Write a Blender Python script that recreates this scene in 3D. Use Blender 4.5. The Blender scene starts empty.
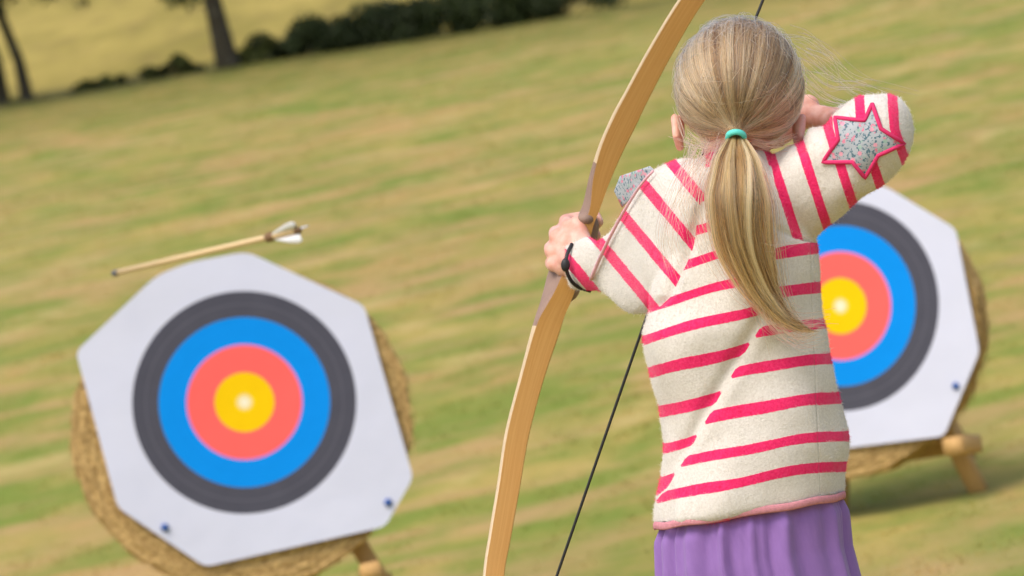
import bpy, bmesh, math, random
import numpy as np
from mathutils import Vector, Matrix, noise as mnoise

random.seed(4)
RNG = np.random.default_rng(7)
R = math.radians
C = bpy.context.scene.collection
SC = bpy.context.scene

# ------------------------------------------------------------------ camera
FOC = 3840.0                      # focal length in pixels (135 mm on 36 mm)
CAM = np.array([0.0, 0.0, 0.95])
PITCH, ROLL = R(-0.55), R(13.0)
cp, sp = math.cos(PITCH), math.sin(PITCH)
FWD = np.array([0, cp, sp])
up0 = np.array([0, -sp, cp])
rt0 = np.array([1.0, 0, 0])
RT = math.cos(ROLL) * rt0 - math.sin(ROLL) * up0
UP = math.sin(ROLL) * rt0 + math.cos(ROLL) * up0
cam_d = bpy.data.cameras.new('camera')
cam = bpy.data.objects.new('camera', cam_d)
C.objects.link(cam)
M = Matrix.Identity(4)
for i in range(3):
    M[i][0], M[i][1], M[i][2], M[i][3] = RT[i], UP[i], -FWD[i], CAM[i]
cam.matrix_world = M
cam_d.sensor_width = 36.0
cam_d.lens = 135.0
cam_d.clip_start, cam_d.clip_end = 0.1, 3000
cam_d.dof.use_dof = True
cam_d.dof.focus_distance = 5.0
cam_d.dof.aperture_fstop = 8.5
SC.camera = cam

# ------------------------------------------------------------------ sky, sun, exposure
SUN_EL, SUN_AZ = R(58), R(-145)      # azimuth measured from +Y towards +X
w = bpy.data.worlds.new('World')
SC.world = w
w.use_nodes = True
nt = w.node_tree
nt.nodes.clear()
wo = nt.nodes.new('ShaderNodeOutputWorld')
bg = nt.nodes.new('ShaderNodeBackground')
sky = nt.nodes.new('ShaderNodeTexSky')
sky.sky_type = 'NISHITA'
sky.sun_disc = False
sky.sun_elevation = SUN_EL
sky.sun_rotation = SUN_AZ
sky.air_density = 1.0
sky.dust_density = 4.0
sky.ozone_density = 1.0
bg.inputs['Strength'].default_value = 0.148
nt.links.new(sky.outputs[0], bg.inputs[0])
nt.links.new(bg.outputs[0], wo.inputs[0])
sd = bpy.data.lights.new('sun', 'SUN')
sun = bpy.data.objects.new('sun', sd)
C.objects.link(sun)
sd.energy = 1.15
sd.angle = R(32)
sd.color = (1.0, 0.95, 0.88)
sdir = Vector((math.sin(SUN_AZ) * math.cos(SUN_EL), math.cos(SUN_AZ) * math.cos(SUN_EL), math.sin(SUN_EL)))
sun.rotation_euler = sdir.to_track_quat('Z', 'Y').to_euler()
sun.location = (0, 0, 20)
SC.view_settings.view_transform = 'Standard'
SC.view_settings.look = 'None'
SC.view_settings.gamma = 1.0
SC.view_settings.exposure = 0.54
SC.view_settings.use_curve_mapping = False
SC.render.engine = 'CYCLES'
try:
    SC.cycles.use_denoising = True
except Exception:
    pass

# ------------------------------------------------------------------ helpers
S0 = FOC / 5.0                    # 768 px per metre at the archer's distance


def P(px, py, D):
    """world point seen at a pixel, D metres along the lens axis"""
    return CAM + D * (FWD + (px - 512) / FOC * RT - (py - 288) / FOC * UP)


def G(a):
    """archer frame (x, y in pixels, z = depth in the same unit) to world"""
    a = np.asarray(a, float).reshape(-1, 3)
    D = 5.0 + a[:, 2] / S0
    return CAM + D[:, None] * (FWD + ((a[:, 0] - 512) / FOC)[:, None] * RT - ((a[:, 1] - 288) / FOC)[:, None] * UP)


def unG(wp):
    v = np.asarray(wp, float).reshape(-1, 3) - CAM
    D = v @ FWD
    return np.stack([512 + FOC * (v @ RT) / D, 288 - FOC * (v @ UP) / D, (D - 5.0) * S0], 1)


def terrain(x, y):
    z = np.interp(y, [-400, 6, 11.7, 60, 62.0, 63.5, 250, 700], [0, 0, -0.10, 4.75, 4.72, 4.95, 28.5, 70])
    und = 0.02 * np.sin(x * 0.9 + 1.3) * np.sin(y * 0.5) + 0.05 * np.sin(x * 0.21 + y * 0.13) * np.clip((y - 12) / 20, 0, 1)
    tilt = -0.082 * 14 * np.tanh((x + 4.4) / 14) * np.clip((y - 14) / 46, 0, 1)
    return z + und + tilt


def thing(name, label, cat, loc, group=None):
    o = bpy.data.objects.new(name, None)
    o.empty_display_size = 0.1
    C.objects.link(o)
    o.location = tuple(loc)
    o['label'] = label
    o['category'] = cat
    if group:
        o['group'] = group
    return o


def obj(name, verts, faces, mat, root=None, parent=None, smooth=True, attrs=None, midx=None):
    """one mesh object; verts are world coordinates, root is the thing it belongs to"""
    me = bpy.data.meshes.new(name)
    v = np.asarray(verts, float)
    if root is not None:
        v = v - np.array(root.location)
    me.from_pydata(v.tolist(), [], [list(map(int, f)) for f in faces])
    mats = mat if isinstance(mat, (list, tuple)) else [mat]
    for m in mats:
        me.materials.append(m)
    if midx is not None:
        me.polygons.foreach_set('material_index', np.asarray(midx, np.int32))
    if smooth:
        me.polygons.foreach_set('use_smooth', np.ones(len(me.polygons), bool))
    if attrs:
        for k, a in attrs.items():
            at = me.attributes.new(k, 'FLOAT', 'POINT')
            at.data.foreach_set('value', np.asarray(a, np.float32))
    me.update()
    o = bpy.data.objects.new(name, me)
    C.objects.link(o)
    if root is not None:
        o.parent = parent if parent is not None else root
    return o


class MB:
    def __init__(s):
        s.v, s.f, s.m = [], [], []

    def add(s, v, f, m=0):
        b = len(s.v)
        s.v.extend([tuple(q) for q in np.asarray(v, float)])
        s.f.extend([[i + b for i in q] for q in f])
        s.m.extend([m] * len(f))
        return s


def loft(rings, cap=True):
    """rings: list of (n,3) arrays"""
    n = len(rings[0])
    v = np.concatenate(rings)
    f = []
    for i in range(len(rings) - 1):
        for j in range(n):
            k = (j + 1) % n
            f.append([i * n + j, i * n + k, (i + 1) * n + k, (i + 1) * n + j])
    if cap:
        f.append(list(range(n))[::-1])
        f.append([(len(rings) - 1) * n + j for j in range(n)])
    return v, f


def frames(path):
    path = np.asarray(path, float)
    t = np.gradient(path, axis=0)
    t /= np.linalg.norm(t, axis=1)[:, None] + 1e-12
    ref = np.array([0, 0, 1.0]) if abs(t[0][2]) < 0.9 else np.array([1.0, 0, 0])
    a = np.cross(t[0], ref)
    a /= np.linalg.norm(a)
    A, B = [], []
    for k in range(len(path)):
        a = a - t[k] * (a @ t[k])
        a /= np.linalg.norm(a) + 1e-12
        A.append(a)
        B.append(np.cross(t[k], a))
    return t, np.array(A), np.array(B)


def tube(path, rad, n=10, flat=1.0):
    path = np.asarray(path, float)
    rad = np.broadcast_to(np.asarray(rad, float), (len(path),))
    t, A, B = frames(path)
    ang = np.linspace(0, 2 * np.pi, n, endpoint=False)
    rings = [path[k] + rad[k] * (np.cos(ang)[:, None] * A[k] + flat * np.sin(ang)[:, None] * B[k]) for k in range(len(path))]
    return loft(rings)


def capsule(p1, r1, p2, r2, n=14, m=5):
    """rounded tapered limb"""
    p1, p2 = np.asarray(p1, float), np.asarray(p2, float)
    d = p2 - p1
    L = np.linalg.norm(d)
    d = d / L
    pts, rr = [], []
    for a in np.linspace(-np.pi / 2 * 0.97, 0, m):
        pts.append(p1 + d * r1 * math.sin(a)); rr.append(r1 * math.cos(a))
    for a in np.linspace(0, np.pi / 2 * 0.97, m):
        pts.append(p2 + d * r2 * math.sin(a)); rr.append(r2 * math.cos(a))
    return tube(pts, rr, n)


def ellipsoid(c, r, n=20, m=12):
    c = np.asarray(c, float); r = np.asarray(r, float)
    rings = []
    ang = np.linspace(0, 2 * np.pi, n, endpoint=False)
    for th in np.linspace(0.06, np.pi - 0.06, m):
        rings.append(np.stack([c[0] + r[0] * math.sin(th) * np.cos(ang), c[1] + r[1] * math.sin(th) * np.sin(ang), c[2] - r[2] * math.cos(th) * np.ones(n)], 1))
    return loft(rings)


def spline(pts, n):
    """Catmull-Rom through the points"""
    p = np.asarray(pts, float)
    p = np.vstack([2 * p[0] - p[1], p, 2 * p[-1] - p[-2]])
    K = len(p) - 3
    out = []
    for u in np.linspace(0, K - 1e-6, n):
        i = int(u); t = u - i
        a, b, c, d = p[i], p[i + 1], p[i + 2], p[i + 3]
        out.append(0.5 * (2 * b + (c - a) * t + (2 * a - 5 * b + 4 * c - d) * t * t + (3 * b - a - 3 * c + d) * t ** 3))
    return np.array(out)


def remesh(mb, voxel, it=4, fac=0.5):
    """melt overlapping closed shapes into one continuous surface; returns verts, faces, normals"""
    me = bpy.data.meshes.new('tmp')
    me.from_pydata(mb.v, [], mb.f)
    bm = bmesh.new(); bm.from_mesh(me)
    bmesh.ops.recalc_face_normals(bm, faces=bm.faces)
    bm.to_mesh(me); bm.free()
    o = bpy.data.objects.new('tmp', me)
    C.objects.link(o)
    m = o.modifiers.new('r', 'REMESH'); m.mode = 'VOXEL'; m.voxel_size = voxel
    if it:
        s = o.modifiers.new('s', 'SMOOTH'); s.iterations = it; s.factor = fac
    dg = bpy.context.evaluated_depsgraph_get()
    ev = o.evaluated_get(dg)
    m2 = ev.to_mesh()
    v = np.zeros(len(m2.vertices) * 3); m2.vertices.foreach_get('co', v)
    nn = np.zeros(len(m2.vertices) * 3); m2.vertices.foreach_get('normal', nn)
    f = [list(p.vertices) for p in m2.polygons]
    ev.to_mesh_clear()
    bpy.data.objects.remove(o); bpy.data.meshes.remove(me)
    return v.reshape(-1, 3), f, nn.reshape(-1, 3)


def box_on(p1, p2, side, w, d):
    """square-section post from p1 to p2; side = direction of its width"""
    p1, p2 = np.asarray(p1, float), np.asarray(p2, float)
    t = (p2 - p1) / np.linalg.norm(p2 - p1)
    s = side - t * (side @ t); s /= np.linalg.norm(s)
    q = np.cross(t, s)
    c = 0.12
    prof = []
    for sx, sy in ((1, 1), (-1, 1), (-1, -1), (1, -1)):
        if sx * sy > 0:
            prof += [(sx * (w / 2), sy * (d / 2 - c * d)), (sx * (w / 2 - c * w), sy * d / 2)]
        else:
            prof += [(sx * (w / 2 - c * w), sy * d / 2), (sx * (w / 2), sy * (d / 2 - c * d))]
    rings = []
    for k in np.linspace(0, 1, 7):
        ctr = p1 + (p2 - p1) * k
        rings.append(np.array([ctr + a * s + b * q for a, b in prof]))
    return loft(rings)


# ------------------------------------------------------------------ material helper
class N:
    def __init__(s, name):
        s.mat = bpy.data.materials.new(name)
        s.mat.use_nodes = True
        s.nt = s.mat.node_tree
        s.nt.nodes.clear()
        s.out = s.nt.nodes.new('ShaderNodeOutputMaterial')

    def n(s, typ, props=None, **ins):
        nd = s.nt.nodes.new(typ)
        for k, v in (props or {}).items():
            setattr(nd, k, v)
        for k, v in ins.items():
            key = int(k[1:]) if k[0] == 'i' and k[1:].isdigit() else k.replace('_', ' ')
            s.set(nd, key, v)
        return nd

    def set(s, nd, key, v):
        sock = nd.inputs[key]
        if hasattr(v, 'outputs'):
            v = v.outputs[0]
        if isinstance(v, bpy.types.NodeSocket):
            s.nt.links.new(v, sock)
        else:
            if isinstance(v, (tuple, list)) and len(v) == 3 and sock.type == 'RGBA':
                v = (*v, 1)
            sock.default_value = v

    def math(s, op, a, b=0.0, c=None):
        nd = s.n('ShaderNodeMath', {'operation': op}, i0=a, i1=b)
        if c is not None:
            s.set(nd, 2, c)
        return nd.outputs[0]

    def noise(s, vec, scale, detail=3.0, rough=0.55):
        return s.n('ShaderNodeTexNoise', None, Vector=vec, Scale=scale, Detail=detail, Roughness=rough).outputs[0]

    def mapr(s, v, a, b, c=0.0, d=1.0):
        return s.n('ShaderNodeMapRange', {'interpolation_type': 'SMOOTHSTEP'}, i0=v, i1=a, i2=b, i3=c, i4=d).outputs[0]

    def mix(s, fac, a, b, blend='MIX'):
        nd = s.n('ShaderNodeMix', {'data_type': 'RGBA', 'blend_type': blend})
        s.set(nd, 0, fac); s.set(nd, 6, a); s.set(nd, 7, b)
        return nd.outputs[2]

    def coord(s, which='Object'):
        return s.n('ShaderNodeTexCoord').outputs[which]

    def scaled(s, vec, sx, sy, sz):
        return s.n('ShaderNodeMapping', None, Vector=vec, Scale=(sx, sy, sz)).outputs[0]

    def attr(s, name):
        return s.n('ShaderNodeAttribute', {'attribute_name': name}).outputs['Fac']

    def bsdf(s, color, rough=0.7, bump=None, bstr=0.3, bdist=0.01, **kw):
        b = s.n('ShaderNodeBsdfPrincipled')
        s.set(b, 'Base Color', color); s.set(b, 'Roughness', rough)
        for k, v in kw.items():
            s.set(b, k.replace('_', ' '), v)
        if bump is not None:
            bn = s.n('ShaderNodeBump', None, Strength=bstr, Distance=bdist, Height=bump)
            s.set(b, 'Normal', bn)
        s.nt.links.new(b.outputs[0], s.out.inputs[0])
        return s.mat


def simple(name, col, rough=0.7, var=0.25, scale=40.0, bstr=0.2, bdist=0.002, **kw):
    m = N(name)
    co = m.coord()
    nz = m.noise(co, scale, 4)
    dark = tuple(c * (1 - var) for c in col)
    lite = tuple(min(1, c * (1 + var)) for c in col)
    colr = m.mix(nz, dark, lite)
    return m.bsdf(colr, rough, m.noise(co, scale * 4, 3), bstr, bdist, **kw)


# ------------------------------------------------------------------ ground
GRASS_GREEN = (0.160, 0.215, 0.034)
GRASS_DRY = (0.375, 0.292, 0.082)
GRASS_BROWN = (0.410, 0.265, 0.100)


def meadow_color(m, posn):
    a = m.noise(m.scaled(posn, 0.40, 0.15, 0.0), 1.0, 5, 0.62)      # broad mown areas
    b = m.noise(m.scaled(posn, 1.6, 0.6, 0.0), 1.0, 6, 0.66)       # patches
    c = m.noise(m.scaled(posn, 4.5, 3.6, 0.0), 1.0, 5, 0.65)        # tufts
    s1 = m.math('ADD', m.math('MULTIPLY', a, 0.50), m.math('ADD', m.math('MULTIPLY', b, 0.36), m.math('MULTIPLY', c, 0.26)))
    col = m.mix(m.mapr(s1, 0.44, 0.68), GRASS_DRY, GRASS_GREEN)
    a2 = m.noise(m.scaled(posn, 0.55, 0.2, 3.0), 1.0, 5, 0.62)
    b2 = m.noise(m.scaled(posn, 1.9, 1.3, 5.0), 1.0, 5, 0.65)
    s2 = m.math('ADD', m.math('MULTIPLY', a2, 0.6), m.math('MULTIPLY', b2, 0.4))
    col = m.mix(m.mapr(s2, 0.47, 0.62, 0.0, 0.85), col, GRASS_BROWN)
    col = m.mix(m.mapr(m.noise(m.scaled(posn, 1.1, 0.33, 9.0), 1.0, 5, 0.6), 0.54, 0.66, 0.0, 0.7), col, (0.46, 0.36, 0.14))
    g1 = m.noise(m.scaled(posn, 1.25, 0.27, 14.0), 1.0, 5, 0.6)
    col = m.mix(m.mapr(g1, 0.42, 0.64, 0.0, 0.8), col, GRASS_GREEN)
    g2 = m.noise(m.scaled(posn, 1.05, 0.28, 21.0), 1.0, 5, 0.6)
    col = m.mix(m.mapr(g2, 0.45, 0.68, 0.0, 0.75), col, (0.420, 0.270, 0.120))
    d = m.noise(m.scaled(posn, 14.0, 12.0, 0.0), 1.0, 5, 0.65)
    col = m.mix(m.mapr(d, 0.4, 0.7, 0.0, 0.12), col, m.mix(0.5, col, (0.10, 0.085, 0.02)))
    # rough green strip and painted shade at the foot of the bank, paler hay field beyond it
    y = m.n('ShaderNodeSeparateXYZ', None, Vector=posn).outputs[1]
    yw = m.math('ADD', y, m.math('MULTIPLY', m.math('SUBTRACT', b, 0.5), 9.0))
    col = m.mix(m.mapr(yw, 44.0, 58.0, 0.0, 0.85), col, m.mix(m.mapr(b2, 0.3, 0.7), (0.10, 0.130, 0.020), (0.27, 0.20, 0.06)))
    col = m.mix(m.mapr(yw, 56.5, 60.0, 0.0, 0.8), col, m.mix(b, (0.035, 0.052, 0.010), (0.11, 0.105, 0.025)))  # dark rough grass, deeper shade at the bank painted into its colour
    e = m.noise(m.scaled(posn, 0.35, 0.05, 0.0), 1.0, 5, 0.65)
    hay = m.mix(m.mapr(e, 0.35, 0.65), (0.40, 0.31, 0.080), (0.25, 0.205, 0.045))
    hay = m.mix(m.mapr(m.noise(m.scaled(posn, 1.6, 0.25, 0.0), 1.0, 4, 0.6), 0.45, 0.7, 0.0, 0.5), hay, (0.20, 0.15, 0.045))
    return m.mix(m.mapr(yw, 62.0, 66.0), col, hay), d


def build_ground():
    m = N('meadow_grass')
    posn = m.n('ShaderNodeNewGeometry').outputs['Position']
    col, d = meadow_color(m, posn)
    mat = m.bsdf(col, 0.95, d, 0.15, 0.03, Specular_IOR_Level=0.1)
    ys = np.unique(np.concatenate([np.linspace(-400, -10, 14), np.linspace(-10, 70, 161), np.geomspace(70, 700, 40)]))
    xs = np.unique(np.concatenate([-np.geomspace(22, 500, 22), np.linspace(-22, 22, 89), np.geomspace(22, 500, 22)]))
    X, Y = np.meshgrid(xs, ys)
    Z = terrain(X, Y)
    v = np.stack([X.ravel(), Y.ravel(), Z.ravel()], 1)
    nx, ny = len(xs), len(ys)
    f = [[j * nx + i, j * nx + i + 1, (j + 1) * nx + i + 1, (j + 1) * nx + i] for j in range(ny - 1) for i in range(nx - 1)]
    o = obj('ground', v, f, mat)
    o['kind'] = 'structure'
    return o


def build_grass():
    """short mown blades over the near part of the meadow"""
    m = N('grass_blades')
    posn = m.n('ShaderNodeNewGeometry').outputs['Position']
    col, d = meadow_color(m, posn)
    rnd = m.attr('tint')
    col = m.mix(m.mapr(rnd, 0.0, 1.0), m.mix(0.08, col, (0.16, 0.19, 0.03)), m.mix(0.2, col, (0.50, 0.42, 0.17)))
    col = m.mix(1.0, col, (1.4, 1.36, 1.35), 'MULTIPLY')
    b_ = m.n('ShaderNodeBsdfDiffuse', None, Color=col)
    t_ = m.n('ShaderNodeBsdfTranslucent', None, Color=col)
    mx = m.n('ShaderNodeMixShader', None, i0=0.45, i1=b_.outputs[0], i2=t_.outputs[0])
    m.nt.links.new(mx.outputs[0], m.out.inputs[0])
    mat = m.mat
    nT = 30000
    D = 5.0 + 54 * RNG.random(nT) ** 1.75
    half = (D * 0.155 + 1.6) * (1 + 0.25 * RNG.normal(size=nT))
    X = (RNG.random(nT) * 2 - 1) * half
    Y = D
    keep = np.ones(nT, bool)
    X, Y = X[keep], Y[keep]
    clump = np.array([mnoise.noise((x * 1.3, y * 1.7, 0)) for x, y in zip(X, Y)])
    nb = 6
    n = len(X) * nb
    cx = np.repeat(X, nb) + RNG.normal(0, 0.025, n)
    cy = np.repeat(Y, nb) + RNG.normal(0, 0.025, n)
    h = (0.006 + 0.009 * RNG.random(n)) * np.repeat(1.0 + 0.9 * np.clip(clump, -0.6, 1), nb)
    ang = RNG.random(n) * 2 * np.pi
    wd = 0.0022 + 0.0018 * RNG.random(n)
    wd *= np.repeat(np.clip(Y / 10, 1, 4.5), nb)
    lean = RNG.normal(0, 0.022, (n, 2))
    z = terrain(cx, cy) - 0.003
    v = np.zeros((n, 3, 3))
    v[:, 0] = np.stack([cx - np.cos(ang) * wd, cy - np.sin(ang) * wd, z], 1)
    v[:, 1] = np.stack([cx + np.cos(ang) * wd, cy + np.sin(ang) * wd, z], 1)
    v[:, 2] = np.stack([cx + lean[:, 0], cy + lean[:, 1], z + h], 1)
    me = bpy.data.meshes.new('grass')
    me.vertices.add(n * 3); me.vertices.foreach_set('co', v.reshape(-1))
    me.loops.add(n * 3); me.loops.foreach_set('vertex_index', np.arange(n * 3, dtype=np.int32))
    me.polygons.add(n); me.polygons.foreach_set('loop_start', np.arange(0, n * 3, 3, dtype=np.int32))
    me.update(calc_edges=True)
    at = me.attributes.new('tint', 'FLOAT', 'POINT')
    at.data.foreach_set('value', np.repeat(RNG.random(n), 3).astype(np.float32))
    me.materials.append(mat)
    o = bpy.data.objects.new('grass', me)
    C.objects.link(o)
    o['kind'] = 'stuff'
    o['label'] = 'short mown grass with dry tan and green patches'
    o['category'] = 'grass'


build_ground()
build_grass()

# ------------------------------------------------------------------ trees and hedge on the far bank
def leaf_mat(name, base):
    m = N(name)
    rnd = m.attr('tint')
    col = m.mix(rnd, tuple(c * 0.55 for c in base), tuple(c * 1.5 for c in base))
    b = m.n('ShaderNodeBsdfPrincipled')
    m.set(b, 'Base Color', col); m.set(b, 'Roughness', 0.6)
    t = m.n('ShaderNodeBsdfTranslucent', None, Color=col)
    mx = m.n('ShaderNodeMixShader', None, i0=0.25, i1=b.outputs[0], i2=t.outputs[0])
    m.nt.links.new(mx.outputs[0], m.out.inputs[0])
    return m.mat


LEAF = leaf_mat('oak_leaf', (0.055, 0.075, 0.014))
BRAMBLE = leaf_mat('bramble_leaf', (0.036, 0.054, 0.012))
WEED = leaf_mat('weed_leaf', (0.075, 0.090, 0.016))
bk = N('bark')
co = bk.coord()
nz = bk.noise(bk.scaled(co, 6, 6, 1.2), 3.0, 6, 0.65)
nl = bk.noise(co, 4.0, 3)
BARK = bk.bsdf(bk.mix(bk.mapr(nl, 0.56, 0.7), bk.mix(nz, (0.016, 0.014, 0.007), (0.045, 0.038, 0.02)), (0.13, 0.12, 0.09)), 0.95, nz, 1.0, 0.03)


def leaf_cloud(centers, radii, per, size, squash=0.8):
    """leaf quads filling a set of clumps; returns verts, faces, tint"""
    V, T = [], []
    for c, r, k in zip(centers, radii, per):
        d = RNG.normal(size=(k, 3))
        d /= np.linalg.norm(d, axis=1)[:, None]
        p = c + d * (r * RNG.random(k) ** 0.45)[:, None] * np.array([1, 1, squash])
        a = RNG.normal(size=(k, 3)); a /= np.linalg.norm(a, axis=1)[:, None]
        b = np.cross(a, RNG.normal(size=(k, 3))); b /= np.linalg.norm(b, axis=1)[:, None]
        s = size * (0.6 + 0.8 * RNG.random(k))[:, None]
        V.append(np.stack([p - a * s, p + b * s * 0.5, p + a * s, p - b * s * 0.5], 1))
        T.append(np.clip(RNG.random(k) * 0.6 + 0.4 * RNG.random(), 0, 1))
    V = np.concatenate(V); T = np.concatenate(T)
    n = len(V)
    return V.reshape(-1, 3), [[4 * i, 4 * i + 1, 4 * i + 2, 4 * i + 3] for i in range(n)], np.repeat(T, 4)


def tree(px, py, D, r, label, h=7.5, lean=0.0, spread=3.0, low=1.9):
    b = P(px, py, D)
    b[2] = terrain(b[0], b[1])
    t = thing('tree', label, 'tree', b, 'trees along the far bank')
    cents0 = [b + np.array([random.uniform(-0.4, 0.95) * spread, random.uniform(-0.5, 0.5) * spread, low + random.uniform(0.1, 0.5)]) for _ in range(5)]
    mb = MB()
    top = b + np.array([lean * h, 0.2, h * 0.72])
    path = [b + np.array([0, 0, -0.2]), b + np.array([0, 0, 0.12])]
    for k in np.linspace(0.15, 1, 8):
        path.append(b + (top - b) * k + np.array([0.08 * math.sin(k * 5 + px), 0.08 * math.cos(k * 4), 0]))
    rad = [r * 1.7, r * 1.25] + list(np.linspace(r, r * 0.3, 8))
    mb.add(*tube(path, rad, 14))
    cents, rads, per = list(cents0), [0.30] * 5, [45] * 5
    for k in range(13):
        a = k * 2.399 + px
        z0 = h * (0.24 + 0.034 * k)
        st = b + (top - b) * min(0.98, z0 / (h * 0.72))
        ln = spread * (0.55 + 0.45 * random.random()) * (1 - 0.035 * k)
        en = st + np.array([math.cos(a) * ln, math.sin(a) * ln, 0.25 * ln + random.uniform(-0.2, 0.5)])
        mid = (st + en) / 2 + np.array([0, 0, 0.25])
        pth = spline([st, mid, en], 6)
        mb.add(*tube(pth, np.linspace(r * 0.38, r * 0.08, 6), 7))
        for q in (0.6, 0.8, 1.0):
            for _ in range(2):
                c = pth[min(5, int(q * 5))] + RNG.normal(0, 0.35, 3)
                rr = 0.45 + 0.45 * random.random()
                c[2] = max(c[2], b[2] + low + rr * 0.7)
                cents.append(c); rads.append(rr); per.append(110)
    for _ in range(16):
        c = top + np.array([random.gauss(0, spread * 0.38), random.gauss(0, spread * 0.38), random.uniform(-0.8, 1.5)])
        cents.append(c); rads.append(0.7); per.append(120)
    obj('trunk', mb.v, mb.f, BARK, t)
    v, f, tt = leaf_cloud(cents, rads, per, 0.075)
    obj('crown', v, f, LEAF, t, smooth=False, attrs={'tint': tt})
    return t


tree(229, 70, 60, 0.15, 'dark sturdy tree trunk standing alone above the left target, on the far field edge', 7.5, 0.02, 3.0, 0.98)
tree(27, 98, 60, 0.085, 'thin dark leaning tree trunk in the top left corner', 6.0, -0.05, 2.4, 1.5)
tree(2, 103, 60.6, 0.11, 'pale grey trunk cut by the left edge of the photo', 6.5, 0.0, 2.4, 1.5)
tree(470, 2, 66, 0.2, 'tree beyond the frame top whose crown shades the dark brambles', 8.0, 0.02, 3.5, 2.4)


def bush(name, px, py, D, w_, h_, mat, label, cat, group, dens=1.0):
    b = P(px, py, D)
    b[2] = terrain(b[0], b[1])
    t = thing(name, label, cat, b, group)
    cents, rads, per = [], [], []
    mb = MB()
    for k in range(max(5, int(11 * dens))):
        c = b + np.array([random.uniform(-0.5, 0.5) * w_, random.uniform(-0.3, 0.3) * w_ * 0.6, h_ * random.uniform(0.1, 0.75)])
        cents.append(c); rads.append(h_ * random.uniform(0.28, 0.45)); per.append(int(260 * dens))
        mb.add(*tube(spline([b + np.array([0, 0, -0.05]), (b + c) / 2 + np.array([0, 0, 0.05]), c], 5), np.linspace(0.012, 0.004, 5), 5))
    v, f, tt = leaf_cloud(cents, rads, per, 0.045)
    v[:, 2] = np.maximum(v[:, 2], b[2] + 0.0)
    obj('foliage', v, f, mat, t, smooth=False, attrs={'tint': tt})
    obj('stem', mb.v, mb.f, BARK, t)
    return t


brs = [(266, 59, 60.2, 1.3, 0.36, 'mid green bramble, leftmost of the dark row beside the sturdy trunk'),
       (305, 58, 60.3, 1.3, 0.62, 'dark bramble second from the sturdy trunk'),
       (348, 50, 60.4, 1.4, 0.74, 'tall dark bramble in the middle of the row above the meadow'),
       (395, 41, 60.5, 1.5, 0.72, 'dark bramble just right of the middle of the hedge row'),
       (446, 30, 60.6, 1.6, 0.86, 'dark bramble touching the top of the photo, third from the right end'),
       (500, 17, 60.7, 1.6, 0.90, 'dark bramble near the bow at the top edge, second from the right end'),
       (560, 4, 60.8, 1.8, 0.90, 'low dark bramble at the right end of the row, nearest the bow limb')]
for a in brs:
    bush('bramble_bush', a[0], a[1], a[2], a[3], a[4], WEED if a[0] < 280 else BRAMBLE, a[5], 'bush', 'dark brambles along the far field edge', 1.3)
wds = [(62, 97, 60.6, 1.7, 0.2, 'thin strip of rough weeds beside the leaning trunk'),
       (105, 90, 60.6, 1.8, 0.24, 'rough weeds on the bank between the two dark trunks, left half'),
       (143, 80, 60.6, 1.6, 0.36, 'brightest green weed clump midway between the dark trunks'),
       (188, 70, 60.6, 1.7, 0.30, 'rough weeds just left of the sturdy trunk')]
for a in wds:
    bush('weed_clump', a[0], a[1], a[2], a[3], a[4], WEED, a[5], 'weeds', 'weeds on the far bank', 0.8)

# ------------------------------------------------------------------ archery targets
fm = N('target_paper')
co = fm.coord()
rr = fm.math('MULTIPLY', fm.n('ShaderNodeVectorMath', {'operation': 'LENGTH'}, i0=fm.scaled(co, 1, 1, 0)).outputs['Value'], 1.0)


def ringmask(r0, soft=0.0015):
    return fm.mapr(rr, r0 - soft, r0 + soft, 1.0, 0.0)


U = 0.32 / 4.0                                     # width of one colour zone
col = fm.mix(fm.noise(co, 7, 3), (0.555, 0.575, 0.69), (0.605, 0.622, 0.725))
K = fm.mix(fm.noise(co, 14, 3), (0.060, 0.060, 0.080), (0.080, 0.080, 0.102))
ZONES = [(0.320, K), (0.2835, (0.105, 0.105, 0.13)), (0.2805, K), (0.2445, (0.0, 0.245, 0.74)), (0.2012, (0.0, 0.225, 0.70)),
         (0.1995, (0.0, 0.245, 0.74)), (0.1660, (0.83, 0.16, 0.45)), (0.1625, (0.86, 0.125, 0.11)),
         (0.0865, (0.90, 0.30, 0.05)), (0.0845, (0.82, 0.52, 0.0)), (0.0425, (0.78, 0.50, 0.0)), (0.0412, (0.82, 0.53, 0.0)),
         (0.022, (0.78, 0.66, 0.36)), (0.010, (0.82, 0.77, 0.60))]
for r0, cc in ZONES:
    col = fm.mix(ringmask(r0, 0.006 if r0 < 0.03 else 0.001), col, cc)
PAPER = fm.bsdf(col, 0.75, fm.noise(co, 5, 4), 0.25, 0.02, Specular_IOR_Level=0.12)

st = N('straw')
co = st.coord()
nz = st.mapr(st.noise(co, 75, 6, 0.75), 0.3, 0.7)
n2 = st.noise(st.scaled(co, 1, 1, 0.2), 130, 4, 0.6)
STRAW = st.bsdf(st.mix(nz, (0.30, 0.165, 0.042), (0.82, 0.57, 0.23)), 0.85, n2, 0.9, 0.012)
wd = N('pine_post')
co = wd.coord()
nz = wd.noise(wd.scaled(co, 30, 30, 4), 1.0, 5, 0.6)
PINE = wd.bsdf(wd.mix(nz, (0.42, 0.235, 0.07), (0.64, 0.39, 0.145)), 0.7, nz, 0.4, 0.003)
PIN = simple('blue_plastic_pin', (0.02, 0.08, 0.30), 0.4)


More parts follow.
